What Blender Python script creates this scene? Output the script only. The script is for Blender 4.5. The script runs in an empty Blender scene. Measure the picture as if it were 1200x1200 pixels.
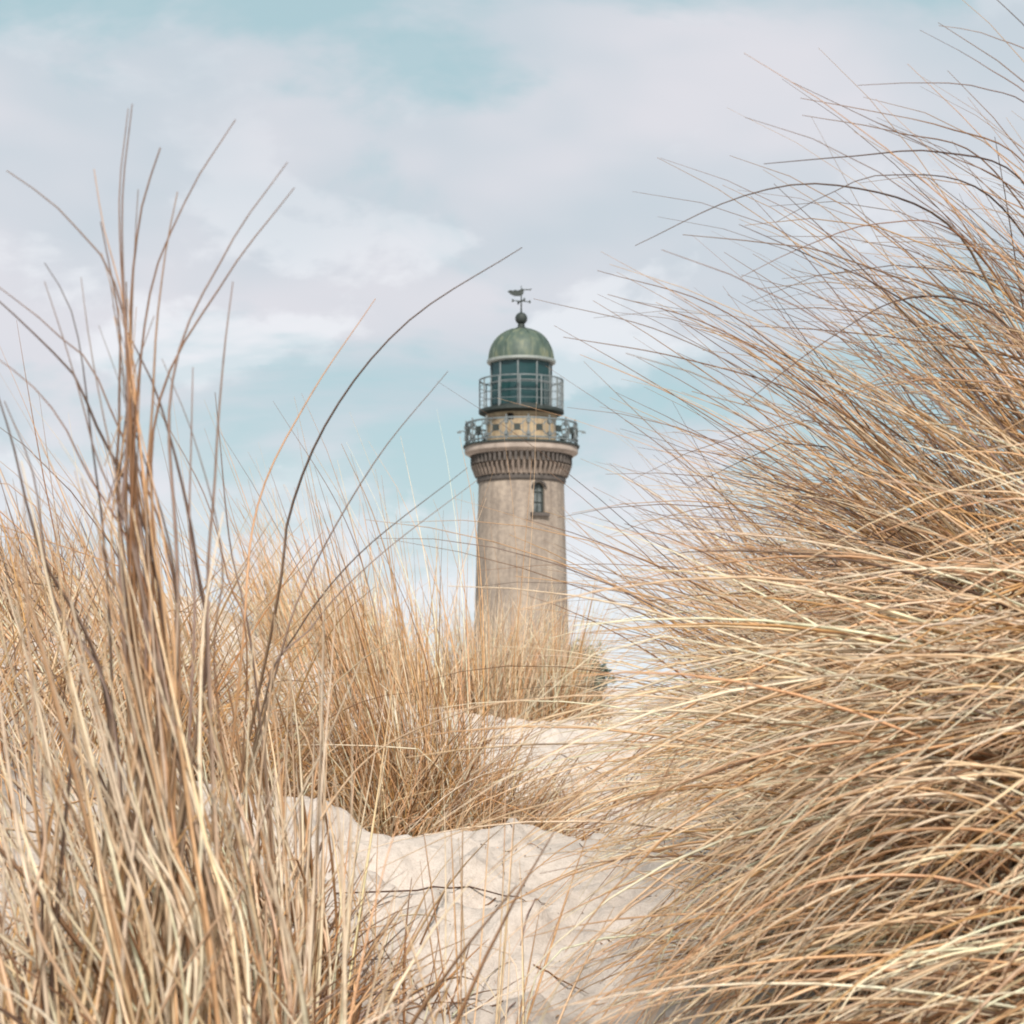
import bpy, bmesh, math, random
import numpy as np
from mathutils import Vector, Matrix

# ------------------------------------------------------------------ camera, sky, sun, exposure
scene = bpy.context.scene
COL = scene.collection
R = math.radians
CAM_Z = 5.5                       # camera height above the low ground at the tower
FPX = 2200.0                      # focal length for a 1200 px wide picture
PITCH = math.atan(205.0 / FPX)

cam_data = bpy.data.cameras.new('camera')
cam_data.sensor_width = 36.0
cam_data.lens = 36.0 * FPX / 1200.0
cam_data.clip_start = 0.05
cam_data.clip_end = 12000
cam_data.dof.use_dof = True
cam_data.dof.focus_distance = 4.2
cam_data.dof.aperture_fstop = 14.0
cam = bpy.data.objects.new('camera', cam_data)
cam.location = (0, 0, CAM_Z)
cam.rotation_euler = (math.pi / 2 + PITCH, 0, 0)
COL.objects.link(cam)
scene.camera = cam

SUN_ELEV, SUN_AZ = R(42), R(174)   # azimuth clockwise from +Y: behind the camera, to the right
world = bpy.data.worlds.new('World')
scene.world = world
world.use_nodes = True
wn, wl = world.node_tree.nodes, world.node_tree.links
wn.clear()


def wnode(t, **kw):
    n = wn.new(t)
    for k, v in kw.items():
        setattr(n, k, v)
    return n


w_out = wnode('ShaderNodeOutputWorld')
w_bg = wnode('ShaderNodeBackground')
w_bg.inputs['Strength'].default_value = 0.09
w_sky = wnode('ShaderNodeTexSky', sky_type='NISHITA', sun_disc=False, sun_elevation=SUN_ELEV,
              sun_rotation=SUN_AZ, air_density=1.0, dust_density=1.6, ozone_density=1.2)
w_tc = wnode('ShaderNodeTexCoord')


def wmath(op, a, b=None, c=None, clamp=False):
    n = wnode('ShaderNodeMath', operation=op, use_clamp=clamp)
    for i, v in enumerate((a, b, c)):
        if v is None:
            continue
        if isinstance(v, (int, float)):
            n.inputs[i].default_value = v
        else:
            wl.new(v, n.inputs[i])
    return n.outputs[0]


def wmix(fac, a, b, blend='MIX'):
    n = wnode('ShaderNodeMix', data_type='RGBA', blend_type=blend)
    for s, v in ((n.inputs[0], fac), (n.inputs[6], a), (n.inputs[7], b)):
        if isinstance(v, (int, float)):
            s.default_value = v
        elif isinstance(v, tuple):
            s.default_value = (*v, 1)
        else:
            wl.new(v, s)
    return n.outputs[2]


def wnoise(sx, sz, loc, scale, detail, rough, dist=0.0):
    m = wnode('ShaderNodeMapping')
    m.inputs['Location'].default_value = loc
    m.inputs['Scale'].default_value = (sx, sx, sz)
    wl.new(w_tc.outputs['Generated'], m.inputs['Vector'])
    n = wnode('ShaderNodeTexNoise')
    n.inputs['Scale'].default_value = scale
    n.inputs['Detail'].default_value = detail
    n.inputs['Roughness'].default_value = rough
    n.inputs['Distortion'].default_value = dist
    wl.new(m.outputs[0], n.inputs['Vector'])
    return n.outputs['Fac']


def wramp(v, lo, hi):
    n = wnode('ShaderNodeMapRange', interpolation_type='SMOOTHSTEP')
    n.inputs[1].default_value = lo
    n.inputs[2].default_value = hi
    wl.new(v, n.inputs[0])
    return n.outputs[0]


w_sep = wnode('ShaderNodeSeparateXYZ')
wl.new(w_tc.outputs['Generated'], w_sep.inputs[0])
n_big = wnoise(1.0, 2.1, (7.7, 3.9, 5.1), 4.0, 6.0, 0.56, 0.35)
n_soft = wnoise(1.0, 2.2, (8.1, 4.2, 2.3), 5.0, 3.0, 0.5)
n_puff = wnoise(1.0, 1.7, (1.4, 6.2, 5.9), 9.0, 7.0, 0.55, 0.2)
low = wramp(w_sep.outputs['Z'], 0.17, -0.03)                    # thicker cloud deck towards the horizon
cover = wmath('ADD', wramp(n_big, 0.455, 0.60), wmath('MULTIPLY', low, 0.55), clamp=True)
belt = wmath('MULTIPLY', wramp(w_sep.outputs['Z'], 0.02, 0.10), wramp(w_sep.outputs['Z'], 0.30, 0.17))
puff = wmath('MULTIPLY', wramp(n_puff, 0.54, 0.62), wmath('MULTIPLY_ADD', belt, 0.42, 0.12))
cover = wmath('MAXIMUM', wmath('MULTIPLY', cover, 0.93), puff)
gap = wmix(0.78, w_sky.outputs[0], (4.2, 5.8, 6.0))             # thin high veil over the blue
cloud = wmix(wramp(n_soft, 0.36, 0.66), (5.1, 5.65, 6.2), (6.5, 6.4, 6.85))
cloud = wmix(wmath('MULTIPLY', low, 0.75), cloud, (8.3, 8.8, 9.1))
cloud = wmix(puff, cloud, (8.3, 8.4, 8.7))
sky_col = wmix(cover, gap, cloud)
wl.new(sky_col, w_bg.inputs['Color'])
wl.new(w_bg.outputs[0], w_out.inputs[0])

sun_d = bpy.data.lights.new('sun', 'SUN')
sun_d.energy = 5.0
sun_d.angle = R(11)
sun_d.color = (1.0, 0.925, 0.815)
sun = bpy.data.objects.new('sun', sun_d)
COL.objects.link(sun)
to_sun = Vector((math.sin(SUN_AZ) * math.cos(SUN_ELEV), math.cos(SUN_AZ) * math.cos(SUN_ELEV), math.sin(SUN_ELEV)))
sun.rotation_euler = to_sun.to_track_quat('Z', 'Y').to_euler()
sun.location = (0, 0, 60)

vs = scene.view_settings
vs.view_transform = 'Standard'
vs.look = 'None'
vs.gamma = 1.0
vs.use_curve_mapping = False
vs.exposure = 0.38
scene.render.engine = 'CYCLES'
scene.cycles.max_bounces = 8
scene.cycles.diffuse_bounces = 4
scene.cycles.transparent_max_bounces = 8
scene.cycles.use_denoising = True
scene.cycles.filter_width = 1.9

# ------------------------------------------------------------------ helpers
rng = np.random.default_rng(20)
random.seed(5)


def P(px, py, d):
    """World point seen at (px, py) of the 1200 px photograph, d metres in front of the camera."""
    u, v = (px - 600.0) / FPX, (600.0 - py) / FPX
    c, s = math.cos(PITCH), math.sin(PITCH)
    y, z = c - v * s, s + v * c
    k = d / y
    return np.array((u * k, d, CAM_Z + z * k))


def mesh_obj(name, verts, faces, mat, parent=None, smooth=False):
    me = bpy.data.meshes.new(name)
    me.from_pydata([tuple(v) for v in verts], [], faces)
    me.update()
    if smooth:
        me.polygons.foreach_set('use_smooth', [True] * len(me.polygons))
    if mat:
        me.materials.append(mat)
    o = bpy.data.objects.new(name, me)
    COL.objects.link(o)
    o.parent = parent
    return o


def bm_obj(name, bm, mat, parent=None, smooth=False, angle=None):
    me = bpy.data.meshes.new(name)
    bmesh.ops.recalc_face_normals(bm, faces=bm.faces)
    bm.to_mesh(me)
    bm.free()
    if smooth:
        me.polygons.foreach_set('use_smooth', [True] * len(me.polygons))
        if angle:
            me.set_sharp_from_angle(angle=angle)
    me.materials.append(mat)
    o = bpy.data.objects.new(name, me)
    COL.objects.link(o)
    o.parent = parent
    return o


def empty(name, loc):
    o = bpy.data.objects.new(name, None)
    o.location = loc
    o.empty_display_size = 0.2
    COL.objects.link(o)
    return o


def tag(o, label, cat, group=None):
    o['label'] = label
    o['category'] = cat
    if group:
        o['group'] = group
    return o


def lathe(bm, prof, seg=72, close=False):
    rings = []
    for r, z in prof:
        rings.append([bm.verts.new((r * math.sin(2 * math.pi * i / seg), -r * math.cos(2 * math.pi * i / seg), z))
                      for i in range(seg)])
    pairs = list(zip(rings, rings[1:]))
    if close:
        pairs.append((rings[-1], rings[0]))
    for a, b in pairs:
        for i in range(seg):
            j = (i + 1) % seg
            bm.faces.new((a[i], a[j], b[j], b[i]))
    if not close:
        if prof[0][0] > 0:
            bm.faces.new(rings[0][::-1])
        bm.faces.new(rings[-1])
    return rings


def bar(bm, a, b, w, h=None):
    """Rectangular bar from a to b, w wide and h deep."""
    a, b = Vector(a), Vector(b)
    h = h or w
    t = (b - a).normalized()
    up = Vector((0, 0, 1)) if abs(t.z) < 0.95 else Vector((0, 1, 0))
    s = t.cross(up).normalized()
    n = s.cross(t).normalized()
    vs_ = []
    for p in (a, b):
        for i, j in ((-1, -1), (1, -1), (1, 1), (-1, 1)):
            vs_.append(bm.verts.new(p + s * (i * w / 2) + n * (j * h / 2)))
    for f in ((0, 1, 2, 3), (7, 6, 5, 4), (0, 4, 5, 1), (1, 5, 6, 2), (2, 6, 7, 3), (3, 7, 4, 0)):
        bm.faces.new([vs_[k] for k in f])


def cyl_point(r, ang, z):
    """Point on a ring; angle 0 faces the camera, positive to the right."""
    return Vector((r * math.sin(ang), -r * math.cos(ang), z))


def ring_bar(bm, r, z, w, h, seg=72):
    lathe(bm, [(r - w / 2, z - h / 2), (r + w / 2, z - h / 2), (r + w / 2, z + h / 2), (r - w / 2, z + h / 2)], seg, True)


# ------------------------------------------------------------------ materials
def new_mat(name):
    m = bpy.data.materials.new(name)
    m.use_nodes = True
    nt = m.node_tree
    return m, nt.nodes, nt.links, nt.nodes['Principled BSDF']


def tex_noise(n, l, scale, detail=4, rough=0.55, coord=None, dist=0):
    t = n.new('ShaderNodeTexNoise')
    t.inputs['Scale'].default_value = scale
    t.inputs['Detail'].default_value = detail
    t.inputs['Roughness'].default_value = rough
    t.inputs['Distortion'].default_value = dist
    if coord is not None:
        l.new(coord, t.inputs['Vector'])
    return t.outputs['Fac']


def ramp(n, l, fac, stops):
    r = n.new('ShaderNodeValToRGB')
    el = r.color_ramp.elements
    while len(el) < len(stops):
        el.new(0.5)
    for e, (p, c) in zip(el, stops):
        e.position = p
        e.color = (*c, 1)
    l.new(fac, r.inputs[0])
    return r.outputs[0]


def mixc(n, l, fac, a, b, blend='MIX'):
    m = n.new('ShaderNodeMix')
    m.data_type = 'RGBA'
    m.blend_type = blend
    for s, v in ((m.inputs[0], fac), (m.inputs[6], a), (m.inputs[7], b)):
        if isinstance(v, (int, float)):
            s.default_value = v
        elif isinstance(v, tuple):
            s.default_value = (*v, 1)
        else:
            l.new(v, s)
    return m.outputs[2]


def bump(n, l, height, bsdf, strength=0.4, dist=0.01):
    b = n.new('ShaderNodeBump')
    b.inputs['Strength'].default_value = strength
    b.inputs['Distance'].default_value = dist
    l.new(height, b.inputs['Height'])
    l.new(b.outputs[0], bsdf.inputs['Normal'])
    return b


def simple_mat(name, c1, c2, scale=3.0, rough=0.7, metallic=0.0, bump_s=0.2):
    m, n, l, b = new_mat(name)
    tc = n.new('ShaderNodeTexCoord')
    f = tex_noise(n, l, scale, 6, 0.6, tc.outputs['Object'])
    l.new(ramp(n, l, f, [(0.3, c1), (0.7, c2)]), b.inputs['Base Color'])
    b.inputs['Roughness'].default_value = rough
    b.inputs['Metallic'].default_value = metallic
    bump(n, l, f, b, bump_s, 0.02)
    return m


# sand
M_SAND, n, l, b = new_mat('sand')
geo = n.new('ShaderNodeNewGeometry')
pos = geo.outputs['Position']
f1 = tex_noise(n, l, 2.3, 5, 0.6, pos)
f2 = tex_noise(n, l, 38, 6, 0.7, pos)
f3 = tex_noise(n, l, 420, 3, 0.7, pos)
c = ramp(n, l, f1, [(0.3, (0.44, 0.38, 0.34)), (0.7, (0.55, 0.485, 0.445))])
c = mixc(n, l, 0.5, c, ramp(n, l, f2, [(0.32, (0.27, 0.225, 0.195)), (0.55, (0.585, 0.525, 0.485))]))
c = mixc(n, l, 0.35, c, ramp(n, l, f3, [(0.3, (0.30, 0.24, 0.20)), (0.6, (0.68, 0.62, 0.575))]))
l.new(c, b.inputs['Base Color'])
b.inputs['Roughness'].default_value = 0.95
b.inputs['Specular IOR Level'].default_value = 0.15
hm = n.new('ShaderNodeMath')
hm.operation = 'MULTIPLY_ADD'
hm.inputs[1].default_value = 0.35
l.new(f3, hm.inputs[0])
l.new(f2, hm.inputs[2])
bump(n, l, hm.outputs[0], b, 0.85, 0.012)


def blade_material(name, rough=0.5, trans=0.24):
    m, n, l, b = new_mat(name)
    at = n.new('ShaderNodeAttribute')
    at.attribute_name = 'col'
    geo = n.new('ShaderNodeNewGeometry')
    f = tex_noise(n, l, 55, 3, 0.6, geo.outputs['Position'])
    spots = ramp(n, l, f, [(0.28, (0.72, 0.66, 0.60)), (0.48, (1.0, 1.0, 1.0)), (0.8, (1.1, 1.09, 1.06))])
    c = mixc(n, l, 1.0, at.outputs['Color'], spots, 'MULTIPLY')
    l.new(c, b.inputs['Base Color'])
    b.inputs['Roughness'].default_value = rough
    b.inputs['Specular IOR Level'].default_value = 0.35
    tr = n.new('ShaderNodeBsdfTranslucent')
    l.new(c, tr.inputs['Color'])
    mx = n.new('ShaderNodeMixShader')
    mx.inputs[0].default_value = trans
    l.new(b.outputs[0], mx.inputs[1])
    l.new(tr.outputs[0], mx.inputs[2])
    l.new(mx.outputs[0], n['Material Output'].inputs[0])
    return m


M_BLADE = blade_material('dry_marram')

# tower brick: pale weathered brick, cylindrical courses
def brick_material(name, ca, cb, cm, stain_a, stain_b):
    m, n, l, b = new_mat(name)
    tc = n.new('ShaderNodeTexCoord')
    sp = n.new('ShaderNodeSeparateXYZ')
    l.new(tc.outputs['Object'], sp.inputs[0])
    at = n.new('ShaderNodeMath')
    at.operation = 'ARCTAN2'
    l.new(sp.outputs['X'], at.inputs[0])
    l.new(sp.outputs['Y'], at.inputs[1])
    mu = n.new('ShaderNodeMath')
    mu.operation = 'MULTIPLY'
    mu.inputs[1].default_value = 2.62
    l.new(at.outputs[0], mu.inputs[0])
    cb_ = n.new('ShaderNodeCombineXYZ')
    l.new(mu.outputs[0], cb_.inputs[0])
    l.new(sp.outputs['Z'], cb_.inputs[1])
    br = n.new('ShaderNodeTexBrick')
    l.new(cb_.outputs[0], br.inputs['Vector'])
    br.inputs['Color1'].default_value = (*ca, 1)
    br.inputs['Color2'].default_value = (*cb, 1)
    br.inputs['Mortar'].default_value = (*cm, 1)
    br.inputs['Scale'].default_value = 1.0
    br.inputs['Brick Width'].default_value = 0.25
    br.inputs['Row Height'].default_value = 0.085
    br.inputs['Mortar Size'].default_value = 0.012
    mp = n.new('ShaderNodeMapping')
    mp.inputs['Scale'].default_value = (1, 1, 0.45)
    l.new(tc.outputs['Object'], mp.inputs[0])
    f = tex_noise(n, l, 0.9, 8, 0.62, mp.outputs[0], 0.6)
    g = tex_noise(n, l, 4.5, 5, 0.6, tc.outputs['Object'])
    c = mixc(n, l, 0.62, br.outputs['Color'], ramp(n, l, f, [(0.32, stain_a), (0.66, stain_b)]))
    c = mixc(n, l, 0.35, c, ramp(n, l, g, [(0.35, stain_a), (0.6, stain_b)]))
    mp2 = n.new('ShaderNodeMapping')
    mp2.inputs['Scale'].default_value = (1, 1, 0.07)
    l.new(tc.outputs['Object'], mp2.inputs[0])
    h = tex_noise(n, l, 3.4, 5, 0.6, mp2.outputs[0], 0.3)
    c = mixc(n, l, 0.55, c, ramp(n, l, h, [(0.36, (0.60, 0.58, 0.57)), (0.56, (1, 1, 1))]), 'MULTIPLY')      # rain streaks
    k2 = tex_noise(n, l, 0.42, 4, 0.55, tc.outputs['Object'], 0.5)
    c = mixc(n, l, 0.6, c, ramp(n, l, k2, [(0.38, (0.70, 0.68, 0.67)), (0.60, (1.05, 1.03, 1.0))]), 'MULTIPLY')    # repaired patches
    l.new(c, b.inputs['Base Color'])
    b.inputs['Roughness'].default_value = 0.9
    bump(n, l, br.outputs['Fac'], b, -0.4, 0.01)
    return m


M_BRICK = brick_material('weathered_brick', (0.36, 0.285, 0.22), (0.24, 0.19, 0.155), (0.38, 0.33, 0.29),
                         (0.13, 0.112, 0.103), (0.33, 0.28, 0.238))
M_YBRICK = brick_material('yellow_brick', (0.42, 0.32, 0.20), (0.33, 0.25, 0.165), (0.38, 0.33, 0.26),
                          (0.26, 0.19, 0.125), (0.47, 0.37, 0.235))
M_STONE = simple_mat('cornice_stone', (0.20, 0.165, 0.145), (0.33, 0.275, 0.24), 1.6, 0.85)
M_CORBEL = simple_mat('corbel_brick', (0.13, 0.105, 0.09), (0.25, 0.20, 0.17), 2.5, 0.85)
M_DBRICK = simple_mat('dark_brick', (0.038, 0.033, 0.031), (0.085, 0.072, 0.066), 3.0, 0.85)
M_IRON = simple_mat('grey_painted_iron', (0.070, 0.085, 0.092), (0.13, 0.15, 0.16), 4.0, 0.6)
M_DIRON = simple_mat('dark_green_iron', (0.010, 0.017, 0.017), (0.024, 0.033, 0.031), 4.0, 0.7)
M_PALE = simple_mat('pale_grey_paint', (0.16, 0.185, 0.18), (0.26, 0.28, 0.27), 3.0, 0.5)
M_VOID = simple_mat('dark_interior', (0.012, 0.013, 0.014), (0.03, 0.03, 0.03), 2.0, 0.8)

# verdigris copper dome: streaks run down the meridians
M_COPPER, n, l, b = new_mat('verdigris_copper')
tc = n.new('ShaderNodeTexCoord')
mp = n.new('ShaderNodeMapping')
mp.inputs['Scale'].default_value = (1, 1, 0.28)
l.new(tc.outputs['Object'], mp.inputs[0])
f = tex_noise(n, l, 2.4, 7, 0.6, mp.outputs[0], 0.4)
l.new(ramp(n, l, f, [(0.30, (0.024, 0.044, 0.040)), (0.52, (0.055, 0.080, 0.062)), (0.72, (0.14, 0.15, 0.095))]), b.inputs['Base Color'])
b.inputs['Roughness'].default_value = 0.62
bump(n, l, f, b, 0.2, 0.02)

# lantern glass: dark, tinted, partly see-through
M_GLASS, n, l, b = new_mat('lantern_glass')
tc = n.new('ShaderNodeTexCoord')
f = tex_noise(n, l, 0.8, 3, 0.5, tc.outputs['Object'])
l.new(ramp(n, l, f, [(0.35, (0.006, 0.040, 0.042)), (0.65, (0.022, 0.058, 0.064))]), b.inputs['Base Color'])
b.inputs['Roughness'].default_value = 0.12
b.inputs['Specular IOR Level'].default_value = 0.6
tp = n.new('ShaderNodeBsdfTransparent')
tp.inputs[0].default_value = (0.3, 0.55, 0.55, 1)
mx = n.new('ShaderNodeMixShader')
mx.inputs[0].default_value = 0.25
l.new(b.outputs[0], mx.inputs[1])
l.new(tp.outputs[0], mx.inputs[2])
l.new(mx.outputs[0], n['Material Output'].inputs[0])

M_WINDOW, n, l, b = new_mat('window_glass')
tc = n.new('ShaderNodeTexCoord')
f = tex_noise(n, l, 2.0, 3, 0.5, tc.outputs['Object'])
l.new(ramp(n, l, f, [(0.35, (0.05, 0.06, 0.065)), (0.65, (0.14, 0.155, 0.16))]), b.inputs['Base Color'])
b.inputs['Roughness'].default_value = 0.15

M_BARK = simple_mat('grey_bark', (0.08, 0.075, 0.07), (0.16, 0.15, 0.135), 6.0, 0.9)
M_LEAF = simple_mat('grey_green_leaf', (0.07, 0.095, 0.075), (0.16, 0.19, 0.15), 5.0, 0.8)


# ------------------------------------------------------------------ ground
def _hash(ix, iy, seed):
    h = (ix.astype(np.int64) * 374761393 + iy.astype(np.int64) * 668265263 + seed * 1442695041) & 0xFFFFFFFF
    h = ((h ^ (h >> 13)) * 1274126177) & 0xFFFFFFFF
    h = h ^ (h >> 16)
    return (h & 0xFFFFFF) / float(0xFFFFFF)


def vnoise(x, y, seed=0):
    x, y = np.asarray(x, float), np.asarray(y, float)
    ix, iy = np.floor(x), np.floor(y)
    fx, fy = x - ix, y - iy
    fx, fy = fx * fx * fx * (fx * (fx * 6 - 15) + 10), fy * fy * fy * (fy * (fy * 6 - 15) + 10)
    a, b_ = _hash(ix, iy, seed), _hash(ix + 1, iy, seed)
    c_, d_ = _hash(ix, iy + 1, seed), _hash(ix + 1, iy + 1, seed)
    return (a * (1 - fx) + b_ * fx) * (1 - fy) + (c_ * (1 - fx) + d_ * fx) * fy - 0.5


def sstep(v, a, b_):
    t = np.clip((v - a) / (b_ - a), 0, 1)
    return t * t * (3 - 2 * t)


PIT = [(-0.09, 3.13, 0.16, 0.055), (0.16, 2.95, 0.10, 0.035), (0.02, 3.5, 0.09, 0.02), (-0.30, 3.6, 0.10, 0.02),
       (0.10, 3.35, 0.08, 0.03), (-0.17, 3.75, 0.09, 0.02), (0.20, 3.7, 0.08, 0.025), (0.28, 6.3, 0.12, 0.03),
       (0.4, 7.1, 0.14, 0.03), (0.2, 5.8, 0.1, 0.03), (0.3, 3.15, 0.07, 0.02), (-0.33, 2.85, 0.12, 0.035)]


_pg = np.random.default_rng(9)
for _k in range(90):
    _far = _k % 3 == 0
    PIT.append((_pg.uniform(-0.1, 0.6) if _far else _pg.uniform(-0.42, 0.42), _pg.uniform(5.4, 8.3) if _far else _pg.uniform(2.6, 4.1),
                _pg.uniform(0.03, 0.09), _pg.uniform(0.014, 0.04)))


def ground(x, y):
    x, y = np.asarray(x, float), np.asarray(y, float)
    prof = np.interp(y, [-50, 1.5, 2.3, 2.8, 3.15, 3.6, 3.95, 4.15, 4.4, 4.75, 5.2, 6.0, 7.0, 8.0, 8.8, 10, 14, 25, 60, 90],
                     [-0.9, -0.62, -0.57, -0.51, -0.475, -0.41, -0.345, -0.355, -0.44, -0.53, -0.53, -0.43, -0.30, -0.17,
                      -0.15, -0.30, -0.8, -2.2, -5.1, -5.5])
    near = sstep(y, 11, 7)
    path = 0.05 + 0.05 * np.sin(y * 0.9)
    # right bank, close to the angle of repose under the big tussocks
    rb = sstep(x - path, 0.28, 1.22) * 0.52 * sstep(y, 7.5, 4.2)
    rb = rb + 0.33 * np.exp(-((x - 1.0) / 0.42) ** 2 - ((y - 2.2) / 0.5) ** 2)
    rb2 = sstep(x, 0.42, 1.5) * 0.42 * sstep(y, 4.5, 7.5) * near
    # left bank
    lb = sstep(-(x - path), 0.45, 1.5) * 0.30 * near
    # crest of the near lip climbs to the left
    lip = 0.085 * sstep(-x, 0.24, 0.50) * np.exp(-((y - 4.0) / 0.5) ** 2)
    # farther dune shoulder on the right of the tower foot
    sh = 0.62 * np.exp(-((x - 1.05) / 0.55) ** 2 - ((y - 12.0) / 1.9) ** 2)
    sh = sh + 0.5 * np.exp(-((x + 2.4) / 1.6) ** 2 - ((y - 9.0) / 2.5) ** 2)
    far = sstep(y, 12, 60)
    und = 0.9 * vnoise(x / 9 + 3.1, y / 9, 5) * sstep(np.hypot(x, y), 6, 25)
    nz = 0.10 * vnoise(x * 0.9, y * 0.9, 1) + 0.060 * vnoise(x * 2.6, y * 2.6, 2) + 0.034 * vnoise(x * 6.5, y * 6.5, 3)
    nz = nz + 0.024 * vnoise(x * 13, y * 13, 4) + 0.012 * vnoise(x * 29, y * 29, 6)
    nz = nz + 0.022 * np.maximum(vnoise(x * 22 + 5, y * 22, 8) - 0.12, 0) * 2 + 0.007 * vnoise(x * 42, y * 42, 9)
    z = prof + rb + rb2 + lb + lip + sh + und * (1 - 0.7 * far) + nz * (1 - sstep(np.hypot(x, y), 20, 60))
    for (a, c_, r_, d_) in PIT:
        q = ((x - a) ** 2 + (y - c_) ** 2) / (r_ * r_)
        z = z - d_ * np.exp(-q) + 0.3 * d_ * np.exp(-((np.sqrt(q) - 1.5) / 0.4) ** 2)
    return z + CAM_Z


def gz(x, y):
    return float(ground(np.array([x]), np.array([y]))[0])


def axis(lo, hi, step, out_lo, out_hi, grow=1.16):
    core = list(np.arange(lo, hi, step))
    s, v = step, core[-1]
    while v < out_hi:
        s *= grow
        v += s
        core.append(v)
    s, v = step, core[0]
    while v > out_lo:
        s *= grow
        v -= s
        core.insert(0, v)
    return np.array(core)


gx = axis(-1.0, 1.1, 0.012, -6000, 6000, 1.12)
gy = axis(2.2, 8.6, 0.014, -3000, 9000, 1.10)
X, Y = np.meshgrid(gx, gy)
Z = ground(X, Y)
nx_, ny_ = len(gx), len(gy)
gverts = np.stack([X, Y, Z], -1).reshape(-1, 3)
i = (np.arange(ny_ - 1)[:, None] * nx_ + np.arange(nx_ - 1)[None, :]).ravel()
gfaces = np.stack([i, i + 1, i + nx_ + 1, i + nx_], -1)


def fast_mesh(name, verts, quads, cols=None):
    me = bpy.data.meshes.new(name)
    nv, nf = len(verts), len(quads)
    k = quads.shape[1]
    me.vertices.add(nv)
    me.vertices.foreach_set('co', verts.astype(np.float32).ravel())
    me.loops.add(nf * k)
    me.loops.foreach_set('vertex_index', quads.astype(np.int32).ravel())
    me.polygons.add(nf)
    me.polygons.foreach_set('loop_start', np.arange(0, nf * k, k, dtype=np.int32))
    me.polygons.foreach_set('use_smooth', np.ones(nf, dtype=bool))
    if cols is not None:
        a = me.attributes.new('col', 'FLOAT_COLOR', 'POINT')
        a.data.foreach_set('color', cols.astype(np.float32).ravel())
    me.update(calc_edges=True)
    return me


me = fast_mesh('ground', gverts, gfaces)
me.materials.append(M_SAND)
g_obj = bpy.data.objects.new('ground', me)
g_obj['kind'] = 'structure'
g_obj['label'] = 'pale beige dune sand with a hollow path and a low lip'
COL.objects.link(g_obj)

# ------------------------------------------------------------------ lighthouse
D = 110.0
LX = (611 - 600) / FPX * D
BASE_Z = gz(LX, D) - 0.15


def zy(py):
    return float(P(611, py, D)[2]) - BASE_Z


U = D / FPX                                  # metres for one photo pixel at the tower
lh = empty('lighthouse', (LX, D, BASE_Z))
tag(lh, 'round brick lighthouse with green dome and two railed galleries behind the dunes', 'lighthouse')


def T(o):
    return o


# shaft with a real window opening
zt, zb = zy(563), 0.0
r_top, slope = 50.2 * U, (55.5 - 50.6) * U / (zy(575) - zy(750))
r_base = r_top + slope * zt
bm = bmesh.new()
lathe(bm, [(r_base + 0.25, -0.4), (r_base + 0.25, 0.9), (r_base, 1.1), (r_top + slope * zt / 2, zt / 2), (r_top, zt),
           (r_top - 0.7, zt), (r_base - 0.9, -0.4)], 96, True)
shaft = bm_obj('shaft', bm, M_BRICK, lh, True, R(30))
WA = math.asin(20.5 / 51.0)
WZ0, WZ1 = zy(605), zy(570)
WW = 7.0 * U


def arch_outline(w, z0, z1, k=10):
    pts = [(-w, z0), (w, z0)]
    zc = z1 - w
    for q in range(k + 1):
        a = math.pi * q / k
        pts.append((w * math.cos(a), zc + w * math.sin(a)))
    return pts


def arch_prism(bm, w, z0, z1, ang, r0, r1, inner=None):
    """Arched outline extruded radially; with inner = margin it is a ring-shaped frame."""
    def ring(w_, a0, a1, r):
        out = []
        for s, z in arch_outline(w_, a0, a1):
            p = cyl_point(r, ang, z)
            out.append(bm.verts.new(p + Vector((math.cos(ang), math.sin(ang), 0)) * s))
        return out
    A, B = ring(w, z0, z1, r0), ring(w, z0, z1, r1)
    nn = len(A)
    for q in range(nn):
        k = (q + 1) % nn
        bm.faces.new((A[q], A[k], B[k], B[q]))
    if inner is None:
        bm.faces.new(A[::-1])
        bm.faces.new(B)
    else:
        Ai, Bi = ring(w - inner, z0 + inner, z1 - inner, r0), ring(w - inner, z0 + inner, z1 - inner, r1)
        for q in range(nn):
            k = (q + 1) % nn
            bm.faces.new((Ai[k], Ai[q], Bi[q], Bi[k]))
            bm.faces.new((A[k], A[q], Ai[q], Ai[k]))
            bm.faces.new((B[q], B[k], Bi[k], Bi[q]))


def cut(obj, make):
    bm = bmesh.new()
    make(bm)
    cutter = bm_obj('cutter', bm, M_VOID)
    cutter.matrix_world = obj.matrix_world.copy()
    md = obj.modifiers.new('cut', 'BOOLEAN')
    md.operation = 'DIFFERENCE'
    md.solver = 'EXACT'
    md.object = cutter
    cutter.parent = obj.parent
    bpy.context.view_layer.update()
    dg = bpy.context.evaluated_depsgraph_get()
    new = bpy.data.meshes.new_from_object(obj.evaluated_get(dg))
    obj.modifiers.clear()
    old = obj.data
    obj.data = new
    new.name = obj.name
    bpy.data.objects.remove(cutter)
    bpy.data.meshes.remove(old)


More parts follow.
